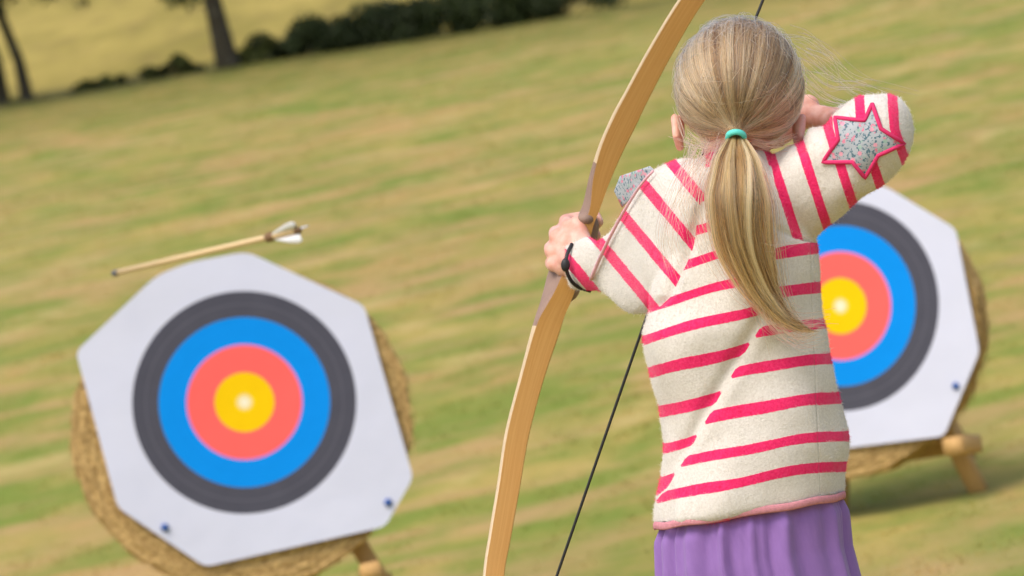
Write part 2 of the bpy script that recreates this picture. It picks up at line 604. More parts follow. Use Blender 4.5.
def target(cpx, cpy, D, yaw, back, corners, boss_c, boss_r, pins, pegs, feet, label, face_up, stand_label):
    ctr = P(cpx, cpy, D)
    n0 = np.array([math.sin(yaw), -math.cos(yaw), 0.0])
    n = n0 * math.cos(back) + np.array([0, 0, 1.0]) * math.sin(back)
    a = np.cross(np.array([0, 0, 1.0]), n); a /= np.linalg.norm(a)        # to the right as seen
    b = np.cross(n, a)

    def onplane(px, py, off=0.0):
        d = P(px, py, 1.0) - CAM
        q = ctr + n * off
        return CAM + d * (((q - CAM) @ n) / (d @ n))
    # the thing's frame: x right, y up, z out of the face
    t = thing('archery_target', label, 'target', ctr, 'archery targets')
    Mx = np.stack([a, b, n], 1)
    t.matrix_world = Matrix.Translation(Vector(ctr)) @ Matrix(Mx.tolist()).to_4x4()

    def add(name, v, f, mat, smooth=True):
        me = bpy.data.meshes.new(name)
        me.from_pydata(np.asarray(v, float).tolist(), [], f)
        me.materials.append(mat)
        if smooth:
            me.polygons.foreach_set('use_smooth', np.ones(len(me.polygons), bool))
        o = bpy.data.objects.new(name, me)
        C.objects.link(o); o.parent = t
        return o

    def loc(px, py):
        q = onplane(px, py) - ctr
        return np.array([q @ a, q @ b])
    # paper face: rounded irregular octagon, real sheet 4 mm thick with a slight ripple
    poly = np.array([loc(*c) for c in corners])
    m_ = len(poly)
    rim = []
    for i in range(m_):
        i_ = i
        p0, p1, p2 = poly[i - 1], poly[i], poly[(i + 1) % m_]
        d0 = (p0 - p1) / np.linalg.norm(p0 - p1); d2 = (p2 - p1) / np.linalg.norm(p2 - p1)
        cr = 0.036 if i_ in (1, 2, 3) else 0.022
        for k in range(5):
            s_ = k / 4
            rim.append((1 - s_) ** 2 * (p1 + d0 * cr) + 2 * s_ * (1 - s_) * p1 + s_ ** 2 * (p1 + d2 * cr))
        for k in range(1, 8):
            s_ = k / 8
            rim.append((p1 + d2 * cr) * (1 - s_) + (p2 - d2 * cr) * s_)
    rim = np.array(rim)
    nr = len(rim)
    rings = []
    for q in np.linspace(0.0004, 1, 26):
        xy = rim * q
        z = 0.004 * np.sin(7 * xy[:, 0] + 2) * np.sin(6 * xy[:, 1] + cpx) + 0.010 * np.clip(q - 0.75, 0, 1) * np.sin(4 * np.arctan2(xy[:, 1], xy[:, 0]) + cpx)
        rings.append(np.column_stack([xy, z + 0.012]))
    back_r = [r_ - np.array([0, 0, 0.003]) for r_ in rings[::-1]]
    mbp = MB().add(*loft(rings, cap=False)).add(*loft([rings[-1]] + back_r[:1], cap=False)).add(*loft(back_r, cap=False))
    add('paper_face', mbp.v, mbp.f, PAPER)
    # coiled straw boss
    bc = loc(*boss_c)
    ex = np.linalg.norm(loc(boss_c[0] + boss_r[0], boss_c[1]) - bc)
    ey = np.linalg.norm(loc(boss_c[0], boss_c[1] + boss_r[1]) - bc)
    nA = 300
    ang = np.linspace(0, 2 * np.pi, nA, endpoint=False)
    prof = []
    coil = 0.032
    for q in np.linspace(0.05, 0.985, 70):
        prof.append((q, -0.010 + 0.008 * (abs(math.sin(math.pi * q * 0.5 / coil)) - 1)))
    for k in range(1, 24):
        th = k / 24
        prof.append((0.985 + 0.015 * abs(math.sin(th * 3 * math.pi)) ** 0.7, -0.012 - 0.095 * th))
    for q in np.linspace(0.985, 0.05, 12):
        prof.append((q, -0.110))
    rings = []
    for q, z in prof:
        wob = 1 + 0.010 * np.sin(3 * ang + cpx) + 0.006 * np.sin(17 * ang) + 0.004 * np.sin(41 * ang + z * 60) + 0.0025 * np.sin(75 * ang + z * 170)
        rings.append(np.column_stack([bc[0] + ex * q * wob * np.cos(ang), bc[1] + ey * q * wob * np.sin(ang), z + 0.0012 * np.sin(23 * ang + q * 50)]))
    mb = MB().add(*loft(rings))
    for k in range(1700):                                  # loose straw ends
        th = random.random() * 2 * math.pi
        q = random.choice([1.0, 1.0, random.uniform(0.86, 1.0)])
        z = random.uniform(-0.10, -0.008) if q == 1.0 else -0.008
        p = np.array([bc[0] + ex * q * math.cos(th), bc[1] + ey * q * math.sin(th), z])
        tang = np.array([-math.sin(th), math.cos(th), 0]) * random.choice([-1, 1])
        d = tang * random.uniform(0.02, 0.06) + np.array([math.cos(th), math.sin(th), 0]) * random.uniform(0.0, 0.014) + np.array([0, 0, random.uniform(-0.006, 0.008)])
        s_ = np.array([0, 0, 0.0016]) if q == 1.0 else np.array([math.cos(th), math.sin(th), 0]) * 0.0016
        mb.add([p - s_, p + s_, p + d + s_ * 0.6, p + d - s_ * 0.6], [[0, 1, 2, 3]])
    add('straw_boss', mb.v, mb.f, STRAW)
    for (px, py) in pins:
        q = loc(px, py)
        v, f = ellipsoid((q[0], q[1], 0.019), (0.012, 0.012, 0.008), 12, 8)
        v2, f2 = tube([(q[0], q[1], 0.012), (q[0], q[1], -0.03)], [0.003, 0.001], 6)
        mb = MB().add(v, f).add(v2, f2)
        add('pin', mb.v, mb.f, PIN)
    # the easel the boss leans on
    base = ctr.copy(); base[2] = terrain(ctr[0], ctr[1])
    e = thing('target_easel', stand_label, 'easel', base, 'easels under the targets')
    side = a
    apex = ctr + b * 0.14 - n * 0.15
    footR = P(*feet[0]); footR[2] = terrain(footR[0], footR[1]) - 0.01
    fl = ctr - (footR - ctr); footL = footR - 2 * a * ((footR - ctr) @ a); footL[2] = terrain(footL[0], footL[1]) - 0.01
    footB = ctr - n0 * 0.75; footB[2] = terrain(footB[0], footB[1]) - 0.01
    for ft, off in ((footR, 0.028), (footL, -0.028)):
        obj('leg', *box_on(ft, apex + a * off, side, 0.054, 0.042), PINE, e)
    obj('rear_leg', *box_on(footB, apex - n * 0.05, side, 0.055, 0.04), PINE, e)
    cb1, cb2 = footR + (apex - footR) * 0.22, footL + (apex - footL) * 0.22
    obj('crossbar', *box_on(cb1 - n * 0.045 - 0.04 * a * -1, cb2 - n * 0.045 - 0.04 * a, b, 0.055, 0.035), PINE, e)
    for (px, py) in pegs:
        q = onplane(px, py, 0.0)
        mbp = MB().add(*box_on(q + n * 0.022, q - n * 0.15, a, 0.060, 0.054))
        obj('peg', mbp.v, mbp.f, PINE, e)
    return t


target(244.5, 402.5, 11.0, R(5), R(7),
       [(76, 352), (157, 276), (190, 263), (247, 252), (364, 306), (413, 478), (385, 527), (205, 567), (118, 508)],
       (243, 428), (171, 161), [(388, 503), (165, 528)], [(371, 572), (180, 615)], [(420, 640, 11.1)],
       'left straw target with coloured rings on white octagonal paper, below the flying arrow', None,
       'wooden easel holding up the target on the left of the archer')
target(842, 306, 11.7, R(-27), R(7),
       [(700, 290), (730, 205), (800, 178), (884, 185), (957, 229), (981, 352), (946, 436), (840, 449), (735, 420)],
       (829, 335), (149, 143), [(958, 386)], [(955, 446), (760, 478)], [(984, 505, 11.75)],
       'right straw target with coloured rings, partly hidden behind the archer', None,
       'wooden easel with splayed leg under the target on the right of the archer')

# ------------------------------------------------------------------ flying arrow
SHAFT = simple('arrow_shaft_wood', (0.66, 0.48, 0.25), 0.5, 0.12, 30)
DARK = simple('dark_metal_tip', (0.10, 0.10, 0.10), 0.4)
FEATHER = simple('white_feather', (0.82, 0.82, 0.84), 0.8, 0.08, 60)
BIND = simple('brown_thread_binding', (0.20, 0.11, 0.05), 0.8, 0.4, 300)


def arrow():
    tip, nock = P(112, 274, 8.35), P(300, 230, 7.95)
    t = thing('arrow', 'wooden arrow with white feather fletching flying above the left target', 'arrow', (tip + nock) / 2)
    d = (nock - tip); L = np.linalg.norm(d); d = d / L
    obj('shaft', *tube([tip + d * 0.016, tip + d * (L - 0.012)], 0.0068, 14), SHAFT, t)
    obj('point', *tube([tip, tip + d * 0.004, tip + d * 0.012, tip + d * 0.022], [0.002, 0.006, 0.0075, 0.0073], 12), DARK, t)
    obj('nock', *tube([tip + d * (L - 0.014), tip + d * (L - 0.004), tip + d * L], [0.0068, 0.0075, 0.006], 12), BIND, t)
    k0 = L - 0.090
    obj('binding', *tube([tip + d * (k0 - 0.012), tip + d * (k0 - 0.008), tip + d * (k0 + 0.006), tip + d * (k0 + 0.012)], [0.007, 0.0105, 0.0105, 0.007], 12), BIND, t)
    u = UP - d * (UP @ d); u /= np.linalg.norm(u)
    w_ = np.cross(d, u)
    for ang in (R(50), R(172), R(290)):
        e = math.cos(ang) * u + math.sin(ang) * w_
        sd_ = np.cross(d, e)
        pr = []
        for s_, hh in ((0, 0.002), (0.012, 0.006), (0.03, 0.012), (0.055, 0.019), (0.080, 0.023), (0.090, 0.019), (0.082, 0.006)):
            pr.append(tip + d * (k0 + s_ + 0.006) + e * (hh + 0.004))
        basep = [tip + d * (k0 + s_ + 0.006) + e * 0.004 for s_ in (0, 0.012, 0.03, 0.055, 0.074, 0.080, 0.080)]
        rings = [np.array([p_, q_, q_ + sd_ * 0.0012, p_ + sd_ * 0.0012]) for p_, q_ in zip(basep, pr)]
        obj('feather', *loft(rings), FEATHER, t)


arrow()

# ------------------------------------------------------------------ bow
bw = N('bow_wood')
co = bw.n('ShaderNodeCombineXYZ', None, i0=bw.attr('across'), i1=bw.attr('along'), i2=0.3).outputs[0]
gr = bw.noise(bw.scaled(co, 6.5, 5, 1), 1.0, 5, 0.7)
gr2 = bw.noise(bw.scaled(co, 0.8, 3, 1), 1.0, 3, 0.5)
BOWW = bw.bsdf(bw.mix(gr2, bw.mix(bw.mapr(gr, 0.2, 0.8), (0.55, 0.265, 0.058), (0.65, 0.345, 0.09)), bw.mix(bw.mapr(gr, 0.2, 0.8), (0.60, 0.32, 0.088), (0.72, 0.42, 0.14))), 0.38, gr, 0.06, 0.002, Coat_Weight=0.5, Coat_Roughness=0.22)
MAPLE = simple('bow_edge_maple', (0.62, 0.47, 0.28), 0.4, 0.1, 50)
RISER = simple('walnut_riser', (0.29, 0.195, 0.15), 0.65, 0.3, 35, Specular_IOR_Level=0.25)
STRING = simple('black_bowstring', (0.012, 0.012, 0.013), 0.6, 0.3, 300)
GRIPZ = 322.0
NOCK = np.array([713, 125, 116.0])


def bow():
    root = thing('bow', 'wooden recurve bow with black string, held upright by the girl', 'bow', G([[583, 250, GRIPZ]])[0])
    # (x, y, half width, edge thickness)
    upl = [(583, 246, 6, 28), (589, 225, 5, 26), (595, 208, 5.5, 22), (601.5, 180, 9.3, 12), (611.5, 150, 11.6, 6.5), (625, 121, 12.4, 6), (636, 99, 11.8, 5), (661, 52, 11.2, 5), (692.5, 0, 10.6, 5),
           (738, -62, 9.8, 5), (790, -130, 9, 5), (828, -180, 8, 5), (846, -204, 6, 5)]
    lol = [(584, 246, 8, 36), (572, 274, 9.5, 40), (563, 296, 10.5, 30), (555.5, 311, 11.5, 19), (547, 331, 13, 8), (532, 380, 11.6, 5.5), (518, 434, 11.5, 5.5), (509.5, 486, 11, 5.5), (500.7, 537, 10.6, 5.5), (494.5, 576, 10, 5.5),
           (490, 650, 9.5, 5), (488, 705, 9, 5), (490, 748, 8, 5), (492, 768, 6, 5)]

    def limb(pts, name, lim):
        p = np.array(pts, float)
        q = spline(p, 60)
        s = np.concatenate([[0], np.cumsum(np.linalg.norm(np.diff(q[:, :2], axis=0), axis=1))])
        s /= s[-1]
        z = GRIPZ - 10 - 150 * s ** 1.6
        path = np.column_stack([q[:, 0], q[:, 1], z])
        tg = np.gradient(path, axis=0); tg /= np.linalg.norm(tg, axis=1)[:, None]
        rings = []
        for k in range(len(path)):
            side = np.array([-tg[k][1], tg[k][0], 0]); side /= np.linalg.norm(side[:2])
            if side[0] < 0:
                side = -side
            hv = side * q[k, 2] + np.array([0, 0, 0.38 * q[k, 2]])
            nb = np.cross(tg[k], hv); nb /= np.linalg.norm(nb)
            if nb[2] < 0:
                nb = -nb
            th = q[k, 3]
            c = path[k]
            e = 0.10
            rings.append(G([c - hv * (1 - e), c + hv * (1 - e), c + hv + nb * th * 0.15, c + hv + nb * th * 0.85, c + hv * (1 - e) + nb * th,
                            c - hv * (1 - e) + nb * th, c - hv + nb * th * 0.85, c - hv + nb * th * 0.15]))
        v, f = loft(rings)
        n = 8
        midx = []
        for i in range(len(rings) - 1):
            for j in range(n):
                fr = i / len(rings)
                midx.append((2 if fr < lim else 1) if j in (2, 5, 6, 7) else 0)
        midx += [0, 0]
        o = obj(name, v, f, [BOWW, MAPLE, RISER], root, smooth=False, midx=midx, attrs={'across': np.tile([-.9, .9, 1, 1, .9, -.9, -1, -1], len(rings)), 'along': np.repeat(s, n)})
        return path, s
    pu, su = limb(upl, 'upper_limb', 0.27)
    pl, sl = limb(lol, 'lower_limb', 0.29)
    # grip: carved riser block in the hand with a rounded shelf
    mb = MB()
    cl = spline([(592, 216, GRIPZ + 10), (589, 226, GRIPZ + 12), (585, 240, GRIPZ + 14), (578, 262, GRIPZ + 14), (568, 288, GRIPZ + 10), (562, 302, GRIPZ + 8)], 24)
    mb.add(*tube(cl, np.interp(np.linspace(0, 1, 24), [0, .1, .3, .6, .85, 1], [4, 9, 11, 13, 12, 6]), 16))
    v, f = np.array(mb.v), mb.f
    gp = obj('grip', G(v), f, RISER, root)
    vv, ff = ellipsoid((586, 219, GRIPZ - 4), (9, 7, 12))
    obj('arrow_shelf', G(vv), ff, RISER, root)
    # string: both halves drawn to the nocking point
    a, b = pu[-2], pl[-2]
    obj('string', G(np.array(tube([a, a * 0.7 + NOCK * 0.3, a * 0.3 + NOCK * 0.7, NOCK, b * 0.3 + NOCK * 0.7, b * 0.7 + NOCK * 0.3, b], 1.45, 8)[0])),
        tube([a] * 1 + [a * 0.7 + NOCK * 0.3, a * 0.3 + NOCK * 0.7, NOCK, b * 0.3 + NOCK * 0.7, b * 0.7 + NOCK * 0.3, b], 1.45, 8)[1], STRING, root)


bow()

# ------------------------------------------------------------------ the girl
pelvis_w = P(770, 540, 5.0)
down = unG(P(752, 520, 5.0) + np.array([0, 0, -0.26]))[0] - unG(P(752, 520, 5.0))[0]
knee_c = G([np.array([738.5, 496.0, 6.0]) + down])[0]          # middle of the skirt's lower edge
feet_w = np.array([knee_c[0] + 0.012, knee_c[1] + 0.01, 0.0])
girl = thing('person', 'blonde ponytailed girl in cream and pink striped jumper and purple skirt, drawing a bow', 'person', feet_w)

sk = N('skin')
co = sk.coord()
SKIN = sk.bsdf(sk.mix(sk.mapr(sk.noise(co, 45, 4), 0.3, 0.7), (0.66, 0.30, 0.215), (0.80, 0.48, 0.38)), 0.5, sk.noise(co, 400, 2), 0.1, 0.001,
               Subsurface_Weight=0.15, Subsurface_Radius=(0.01, 0.004, 0.002), Subsurface_Scale=0.6)


def build_body():
    mb = MB()
    # torso and neck, hidden inside the jumper
    mb.add(*capsule((738, 128, 30), 31, (735, 185, 8), 36))
    mb.add(*ellipsoid((738, 240, 4), (68, 80, 52)))
    mb.add(*ellipsoid((742, 340, 4), (66, 90, 52)))
    mb.add(*ellipsoid((750, 450, 4), (74, 90, 56)))
    mb.add(*capsule((700, 200, 6), 30, (780, 195, 4), 30))
    # head
    mb.add(*ellipsoid((739, 84, 14), (57, 63, 68), 28, 18))
    mb.add(*ellipsoid((739, 120, 40), (44, 44, 46), 24, 14))
    mb.add(*capsule((739, 150, 66), 15, (739, 140, 40), 26))
    mb.add(*capsule((739, 104, 88), 5, (739, 124, 96), 8))           # nose
    mb.add(*ellipsoid((739, 141, 84), (13, 4, 5)))                   # lips
    for s in (-1, 1):
        mb.add(*ellipsoid((739 + s * 23, 124, 70), (15, 13, 13)))    # cheeks
        mb.add(*capsule((739 + s * 10, 93, 81), 4, (739 + s * 33, 95, 72), 4))   # brow
    # ears
    for s, x in ((-1, 680), (1, 797)):
        for th in np.linspace(-0.4 * np.pi, 0.75 * np.pi, 8):
            pass
        ex = x
        mb.add(*ellipsoid((ex, 131, 22), (5, 17, 13)))
        mb.add(*capsule((ex + s * 5, 118, 14), 4.5, (ex + s * 4, 136, 8), 4))
        mb.add(*capsule((ex + s * 4, 136, 8), 4, (ex, 147, 16), 4.5))
    # bow arm
    mb.add(*capsule((700, 200, 8), 28, (648, 240, 130), 22))
    mb.add(*capsule((648, 240, 130), 21, (583, 264, 285), 14))
    # bow hand: palm behind the grip, knuckles to the left, four fingers round the front, thumb on the right
    mb.add(*capsule((583, 264, 280), 14, (572, 258, 304), 15))
    mb.add(*capsule((571, 238, 316), 13, (566, 264, 312), 14))
    mb.add(*capsule((578, 240, 306), 12, (575, 262, 302), 13))
    kn = [((568, 227, 322), (566, 221, 352)), ((557, 237, 322), (556, 233, 356)), ((552, 251, 320), (551, 248, 356)), ((553, 265, 316), (551, 263, 347))]
    tips = [((594, 216, 366), (598, 222, 350)), ((585, 230, 370), (595, 236, 350)), ((578, 246, 370), (594, 252, 348)), ((572, 262, 362), (588, 268, 344))]
    for (k0, k1), (t0, t1), rad in zip(kn, tips, (7.4, 7.8, 7.4, 6.5)):
        mb.add(*capsule(((k0[0] + 576) / 2, (k0[1] + 250) / 2, 312), 10, k0, rad + 0.8))
        mb.add(*capsule(k0, rad + 0.6, k1, rad))
        mb.add(*capsule(k1, rad, t0, rad - 0.6))
        mb.add(*capsule(t0, rad - 0.6, t1, rad - 1.4))
    mb.add(*capsule((584, 246, 300), 10, (577, 224, 318), 8.6))
    mb.add(*capsule((577, 224, 318), 8.4, (590, 218, 342), 7))
    # string arm and hand
    mb.add(*capsule((782, 195, 0), 28, (880, 128, -42), 22))
    mb.add(*capsule((880, 130, -42), 21, (834, 121, 92), 14))
    mb.add(*capsule((834, 121, 86), 14, (812, 116, 112), 12.5))
    mb.add(*capsule((812, 116, 112), 12.5, (775, 118, 128), 15))
    mb.add(*capsule((808, 106, 118), 12, (776, 106, 132), 11))
    for i, (y0, rad) in enumerate(((102, 7.6), (114, 8), (126, 7.8), (137, 7))):
        k = (768, y0, 132)
        mb.add(*capsule((795, 108 + i * 4, 120), 9, k, rad + 1.2))
        mb.add(*capsule(k, rad + 0.4, (736, y0 + 3, 136), rad))
        mb.add(*capsule((736, y0 + 3, 136), rad, (715, y0 + 6, 124), rad - 0.6))
        mb.add(*capsule((715, y0 + 6, 124), rad - 0.6, (722, y0 + 7, 108), rad - 1.2))
    mb.add(*capsule((800, 124, 112), 9, (778, 140, 112), 8))
    mb.add(*capsule((778, 140, 112), 8, (758, 146, 114), 6.6))
    # hips and legs, in the world's upright, down to the ground
    hip = G([(748, 512, 6)])[0]
    for s in (-1, 1):
        h = hip + np.array([s * 0.042, 0.005, 0.0])
        kx = feet_w[0] + s * 0.062
        knee = np.array([knee_c[0] + s * 0.052, knee_c[1] + 0.005, 0.285])
        ank = np.array([kx, 5.045, 0.07])
        toe = np.array([kx + s * 0.02 - 0.01, 5.15, 0.028])
        hp, kp, ap = unG(h)[0], unG(knee)[0], unG(ank)[0]
        calf = unG(knee * 0.62 + ank * 0.38 + np.array([0, -0.012, 0]))[0]
        mb.add(*capsule(hp, 38, kp, 30))
        mb.add(*capsule(kp, 30, calf, 31))
        mb.add(*capsule(calf, 31, ap, 20))
        mb.add(*capsule(ap, 20, unG(toe)[0], 14))
    v, f, nn = remesh(mb, 2.2, 2, 0.5)
    return obj('body', G(v), f, SKIN, girl)


body = build_body()
EYE = simple('eye_white', (0.8, 0.8, 0.8), 0.2, 0.03)
IRIS = simple('eye_iris', (0.05, 0.12, 0.2), 0.2)
for s in (-1, 1):
    e = obj('eye', G(ellipsoid((739 + s * 21, 103, 74), (9, 7, 8))[0]), ellipsoid((0, 0, 0), (1, 1, 1))[1], EYE, girl)
    obj('iris', G(ellipsoid((739 + s * 21, 103, 81), (4, 4, 2))[0]), ellipsoid((0, 0, 0), (1, 1, 1))[1], IRIS, girl, parent=e)
SHOE = simple('canvas_shoe', (0.35, 0.08, 0.14), 0.8)
SOLE = simple('rubber_sole', (0.7, 0.7, 0.68), 0.8)
for s in (-1, 1):
    kx = feet_w[0] + s * 0.062
    mbs = MB()
    mbs.add(*capsule((kx, 5.02, 0.048), 0.034, (kx + s * 0.012, 5.15, 0.036), 0.032))
    mbs.add(*capsule((kx, 5.035, 0.05), 0.034, (kx, 5.04, 0.085), 0.032))
    v, f, _ = remesh(mbs, 0.005, 3)
    v[:, 2] = np.maximum(v[:, 2], 0.012)
    sh = obj('shoe', v, f, SHOE, girl)
    rings = []
    for z in (0.0, 0.006, 0.02):
        a = np.linspace(0, 2 * np.pi, 28, endpoint=False)
        rings.append(np.column_stack([kx + s * 0.006 + 0.037 * np.cos(a), 5.085 + 0.098 * np.sin(a), np.full(28, z)]))
    obj('sole', *loft(rings), SOLE, girl, parent=sh)

# ---- jumper
FOLD_Y = [100, 300, 318, 488, 525, 700]
FOLD_X = [770, 775, 766, 664, 640, 560]


def ring_torso(y, xl, xr, dz, zc, tilt, n=64, ex=2.4):
    a = np.linspace(0, 2 * np.pi, n, endpoint=False)
    c, s = np.cos(a), np.sin(a)
    ux = np.sign(c) * np.abs(c) ** (2 / ex)
    uz = np.sign(s) * np.abs(s) ** (2 / ex)
    hx = (xr - xl) / 2
    return np.column_stack([(xl + xr) / 2 + hx * ux, y - tilt * ux - 2.0 * np.clip(uz, -1, 1), zc + dz * uz])


def build_jumper():
    mb = MB()
    rows = [(150, 712, 770, 40, 16, 0), (158, 704, 778, 48, 12, 0), (168, 696, 788, 56, 8, 0), (185, 690, 800, 64, 4, 0), (220, 674, 812, 72, 0, 0), (262, 662, 819, 76, -2, 0), (313, 647, 822, 76, -2, 1),
            (330, 642, 826, 76, -2, 2), (350, 645, 829, 76, 0, 3), (375, 652, 833, 76, 2, 5), (400, 659, 838, 77, 4, 7), (430, 663, 846, 79, 6, 9),
            (447, 663, 850, 80, 6, 11), (465, 660, 849, 81, 6, 12), (485, 656, 846, 82, 6, 13), (500, 654, 845, 83, 6, 14), (509, 655, 844, 83, 6, 15)]
    ys = np.linspace(0, len(rows) - 1, 60)
    rr = spline(np.array(rows, float), 60)
    mb.add(*loft([ring_torso(r[0], r[1], r[2], r[3], r[4], r[5]) for r in rr]))

    def sleeve(sec, n=28):
        s = spline(np.array(sec, float), 48)
        rings = []
        a = np.linspace(0, 2 * np.pi, n, endpoint=False)
        for (ux, uy, lx, ly, z, th) in s:
            c = np.array([(ux + lx) / 2, (uy + ly) / 2, z])
            e = np.array([(ux - lx) / 2, (uy - ly) / 2, 0])
            rings.append(c + np.cos(a)[:, None] * e + np.sin(a)[:, None] * np.array([0, 0, th]))
        return loft(rings)
    # bow-arm sleeve (upper edge, lower edge, depth, half thickness)
    mb.add(*sleeve([(716, 156, 712, 250, 2, 50), (696, 159, 702, 276, 2, 62), (676, 161, 688, 296, 10, 68), (656, 171, 668, 309, 34, 68), (638, 190, 650, 314, 74, 60), (622, 214, 632, 310, 122, 50),
                    (607, 235, 614, 300, 172, 40), (596, 240, 603, 294, 222, 36), (585, 239, 593, 291, 256, 32), (563, 244, 574, 287, 290, 26)]))
    # string-arm sleeve
    mb.add(*sleeve([(752, 165, 762, 250, 4, 48), (772, 152, 790, 249, 0, 54), (790, 143, 810, 243, -8, 54), (814, 128, 832, 222, -22, 50), (836, 112, 854, 203, -38, 47), (860, 96, 880, 187, -50, 44), (884, 95, 899, 170, -54, 40),
                    (902, 104, 908, 153, -52, 26), (911, 118, 912, 138, -50, 10)]))
    mb.add(*ellipsoid((884, 130, -48), (30, 37, 38)))
    mb.add(*capsule((880, 133, -30), 34, (856, 128, 60), 24))
    mb.add(*capsule((856, 128, 60), 24, (843, 124, 88), 20))
    v, f, nn = remesh(mb, 2.1, 7, 0.5)
    x, y, z = v[:, 0], v[:, 1], v[:, 2]
    fx = np.interp(y, FOLD_Y, FOLD_X)
    sdf = (x - fx) * 0.83
    dr_reg = (x - np.interp(y, [140, 165, 225, 238, 246, 300], [748, 764, 772, 796, 830, 860]))          # >0: string-arm sleeve
    dr_reg = np.where(y > 250, -50, dr_reg)
    dl_reg = np.interp(y, [140, 158, 200, 245, 295, 313, 340], [712, 706, 703, 690, 668, 646, 600]) - x    # >0: bow-arm sleeve
    # folds
    back = np.clip(-z / 60, 0, 1)
    tors = np.clip(-np.maximum(dr_reg, dl_reg) / 12, 0, 1) * back
    env = np.clip((y - 285) / 40, 0, 1) * np.clip((520 - y) / 40, 0, 1)
    disp = tors * env * (2.4 * np.exp(-np.abs(sdf - 10) / 24) - 4.5 * np.exp(-((sdf + 5) / 7.0) ** 2))
    # diagonal drag folds over the back and soft ripples
    u = 0.83 * (x - 740) + 0.55 * (y - 400)
    disp += tors * (4.2 * np.sin(u / 23 + 0.012 * y + 0.8 * np.sin(y / 47)) * np.clip((y - 240) / 80, 0, 1) + 2.0 * np.sin(u / 41 + 1.0))
    disp += tors * 4.0 * np.exp(-((x - 662 - 0.12 * (y - 380)) / 9.0) ** 2) * np.sin((y - 300) / 26.0) * np.clip((y - 310) / 30, 0, 1)
    disp += 2.4 * tors * np.clip((y - 430) / 60, 0, 1) * np.sin((x - 655) / 15.0 + 0.02 * y)
    disp -= 6.0 * np.clip(-z / 40, 0, 1) * np.exp(-(dl_reg / 6.0) ** 2) * np.clip((y - 175) / 40, 0, 1)
    disp -= 4.0 * np.clip(-z / 40, 0, 1) * np.exp(-(dr_reg / 6.0) ** 2) * np.clip((y - 175) / 40, 0, 1)
    sl = np.clip(dl_reg / 14, 0, 1)
    q = -0.51 * x + 0.86 * y
    disp += sl * (2.6 * np.sin(q / 12.0 + x * 0.02) * np.clip((640 - x) / 50, 0, 1) + 3.0 * np.sin((0.7 * x + 0.6 * y) / 14.0 + 0.7 * np.sin(x / 19.0)))
    sr = np.clip(dr_reg / 14, 0, 1)
    q2 = 0.95 * x - 0.31 * y
    disp += sr * (3.6 * np.sin(q2 / 4.4 + 0.04 * y) * np.exp(-((x - 808) / 20.0) ** 2) * np.clip((172 - y) / 30, 0, 1) + 2.6 * np.sin((x + 0.7 * y) / 12.0 + 0.9 * np.sin(y / 23.0)) * np.clip((870 - x) / 30, 0, 1))
    nz = np.array([mnoise.noise((a * 0.03, b * 0.03, c * 0.03)) for a, b, c in v])
    disp += 2.0 * nz
    v = v + nn * disp[:, None]
    v[:, 2] += np.where(tors > 0, 0, 0)
    x, y = v[:, 0], v[:, 1]
    # stripe coordinates, one whole number per stripe
    sp_ = 14.0 * np.log1p(np.exp((x - 806) / 14.0))
    vr = y + 0.22 * (x - 820) - 0.22 * sp_ + 2.2 + 1.6 * np.sin(x / 21.0 + y / 37.0) * np.clip((800 - x) / 60, 0, 1)
    tr = np.interp(vr, [166, 206, 246, 286, 322, 357, 397, 436, 465, 505], np.arange(-2, 8)) 
    vl = y + 0.27 * (x - 700) + 1.6 * np.sin(x / 17.0 + y / 29.0)
    tl = np.interp(vl, [164, 196, 228, 260, 293, 324, 360, 402, 438, 470, 560], np.arange(-3, 8))
    t_l = (-0.77 * x + 0.64 * y + 413) / 35.5
    bend = 0.0011 * (y - 150) ** 2 * 0.35
    t_r = (0.95 * x - 0.31 * y - 684 - np.where(y < 128, (128 - y) * 0.25, 0)) / 31.5
    x0 = np.interp(y, [240, 290, 500], [811, 812, 821])
    attrs = {'stripe_right': tr, 'stripe_left': tl, 'stripe_bow_sleeve': t_l, 'stripe_string_sleeve': t_r,
             'fold_side': sdf / 10, 'bow_sleeve': dl_reg / 10, 'string_sleeve': dr_reg / 10, 'seam': np.clip(np.abs(x - x0) / 4 + np.where(z > 40, 1, 0) + np.where(dr_reg > 0, 1, 0), 0, 3)}
    pick = np.where(dr_reg > 0, t_r, np.where(dl_reg > 0, t_l, np.where(sdf > 0, tr, tl)))
    mask = (np.abs(np.mod(pick + 0.5, 1) - 0.5) < 0.150 * (0.6 + 0.4 * np.clip(np.abs(sdf) / 2.5, 0, 1))).astype(float)
    return v, f, attrs, mask, nn


jm = N('jumper_knit')
co = jm.coord()
wob = jm.math('MULTIPLY', jm.math('SUBTRACT', jm.noise(co, 260, 3, 0.7), 0.5), 0.13)
wob = jm.math('ADD', wob, jm.math('MULTIPLY', jm.math('SUBTRACT', jm.noise(co, 22, 2, 0.5), 0.5), 0.16))


def choose(sel, a, b):
    g = jm.math('GREATER_THAN', sel, 0.0)
    return jm.math('ADD', jm.math('MULTIPLY', g, a), jm.math('MULTIPLY', jm.math('SUBTRACT', 1.0, g), b))


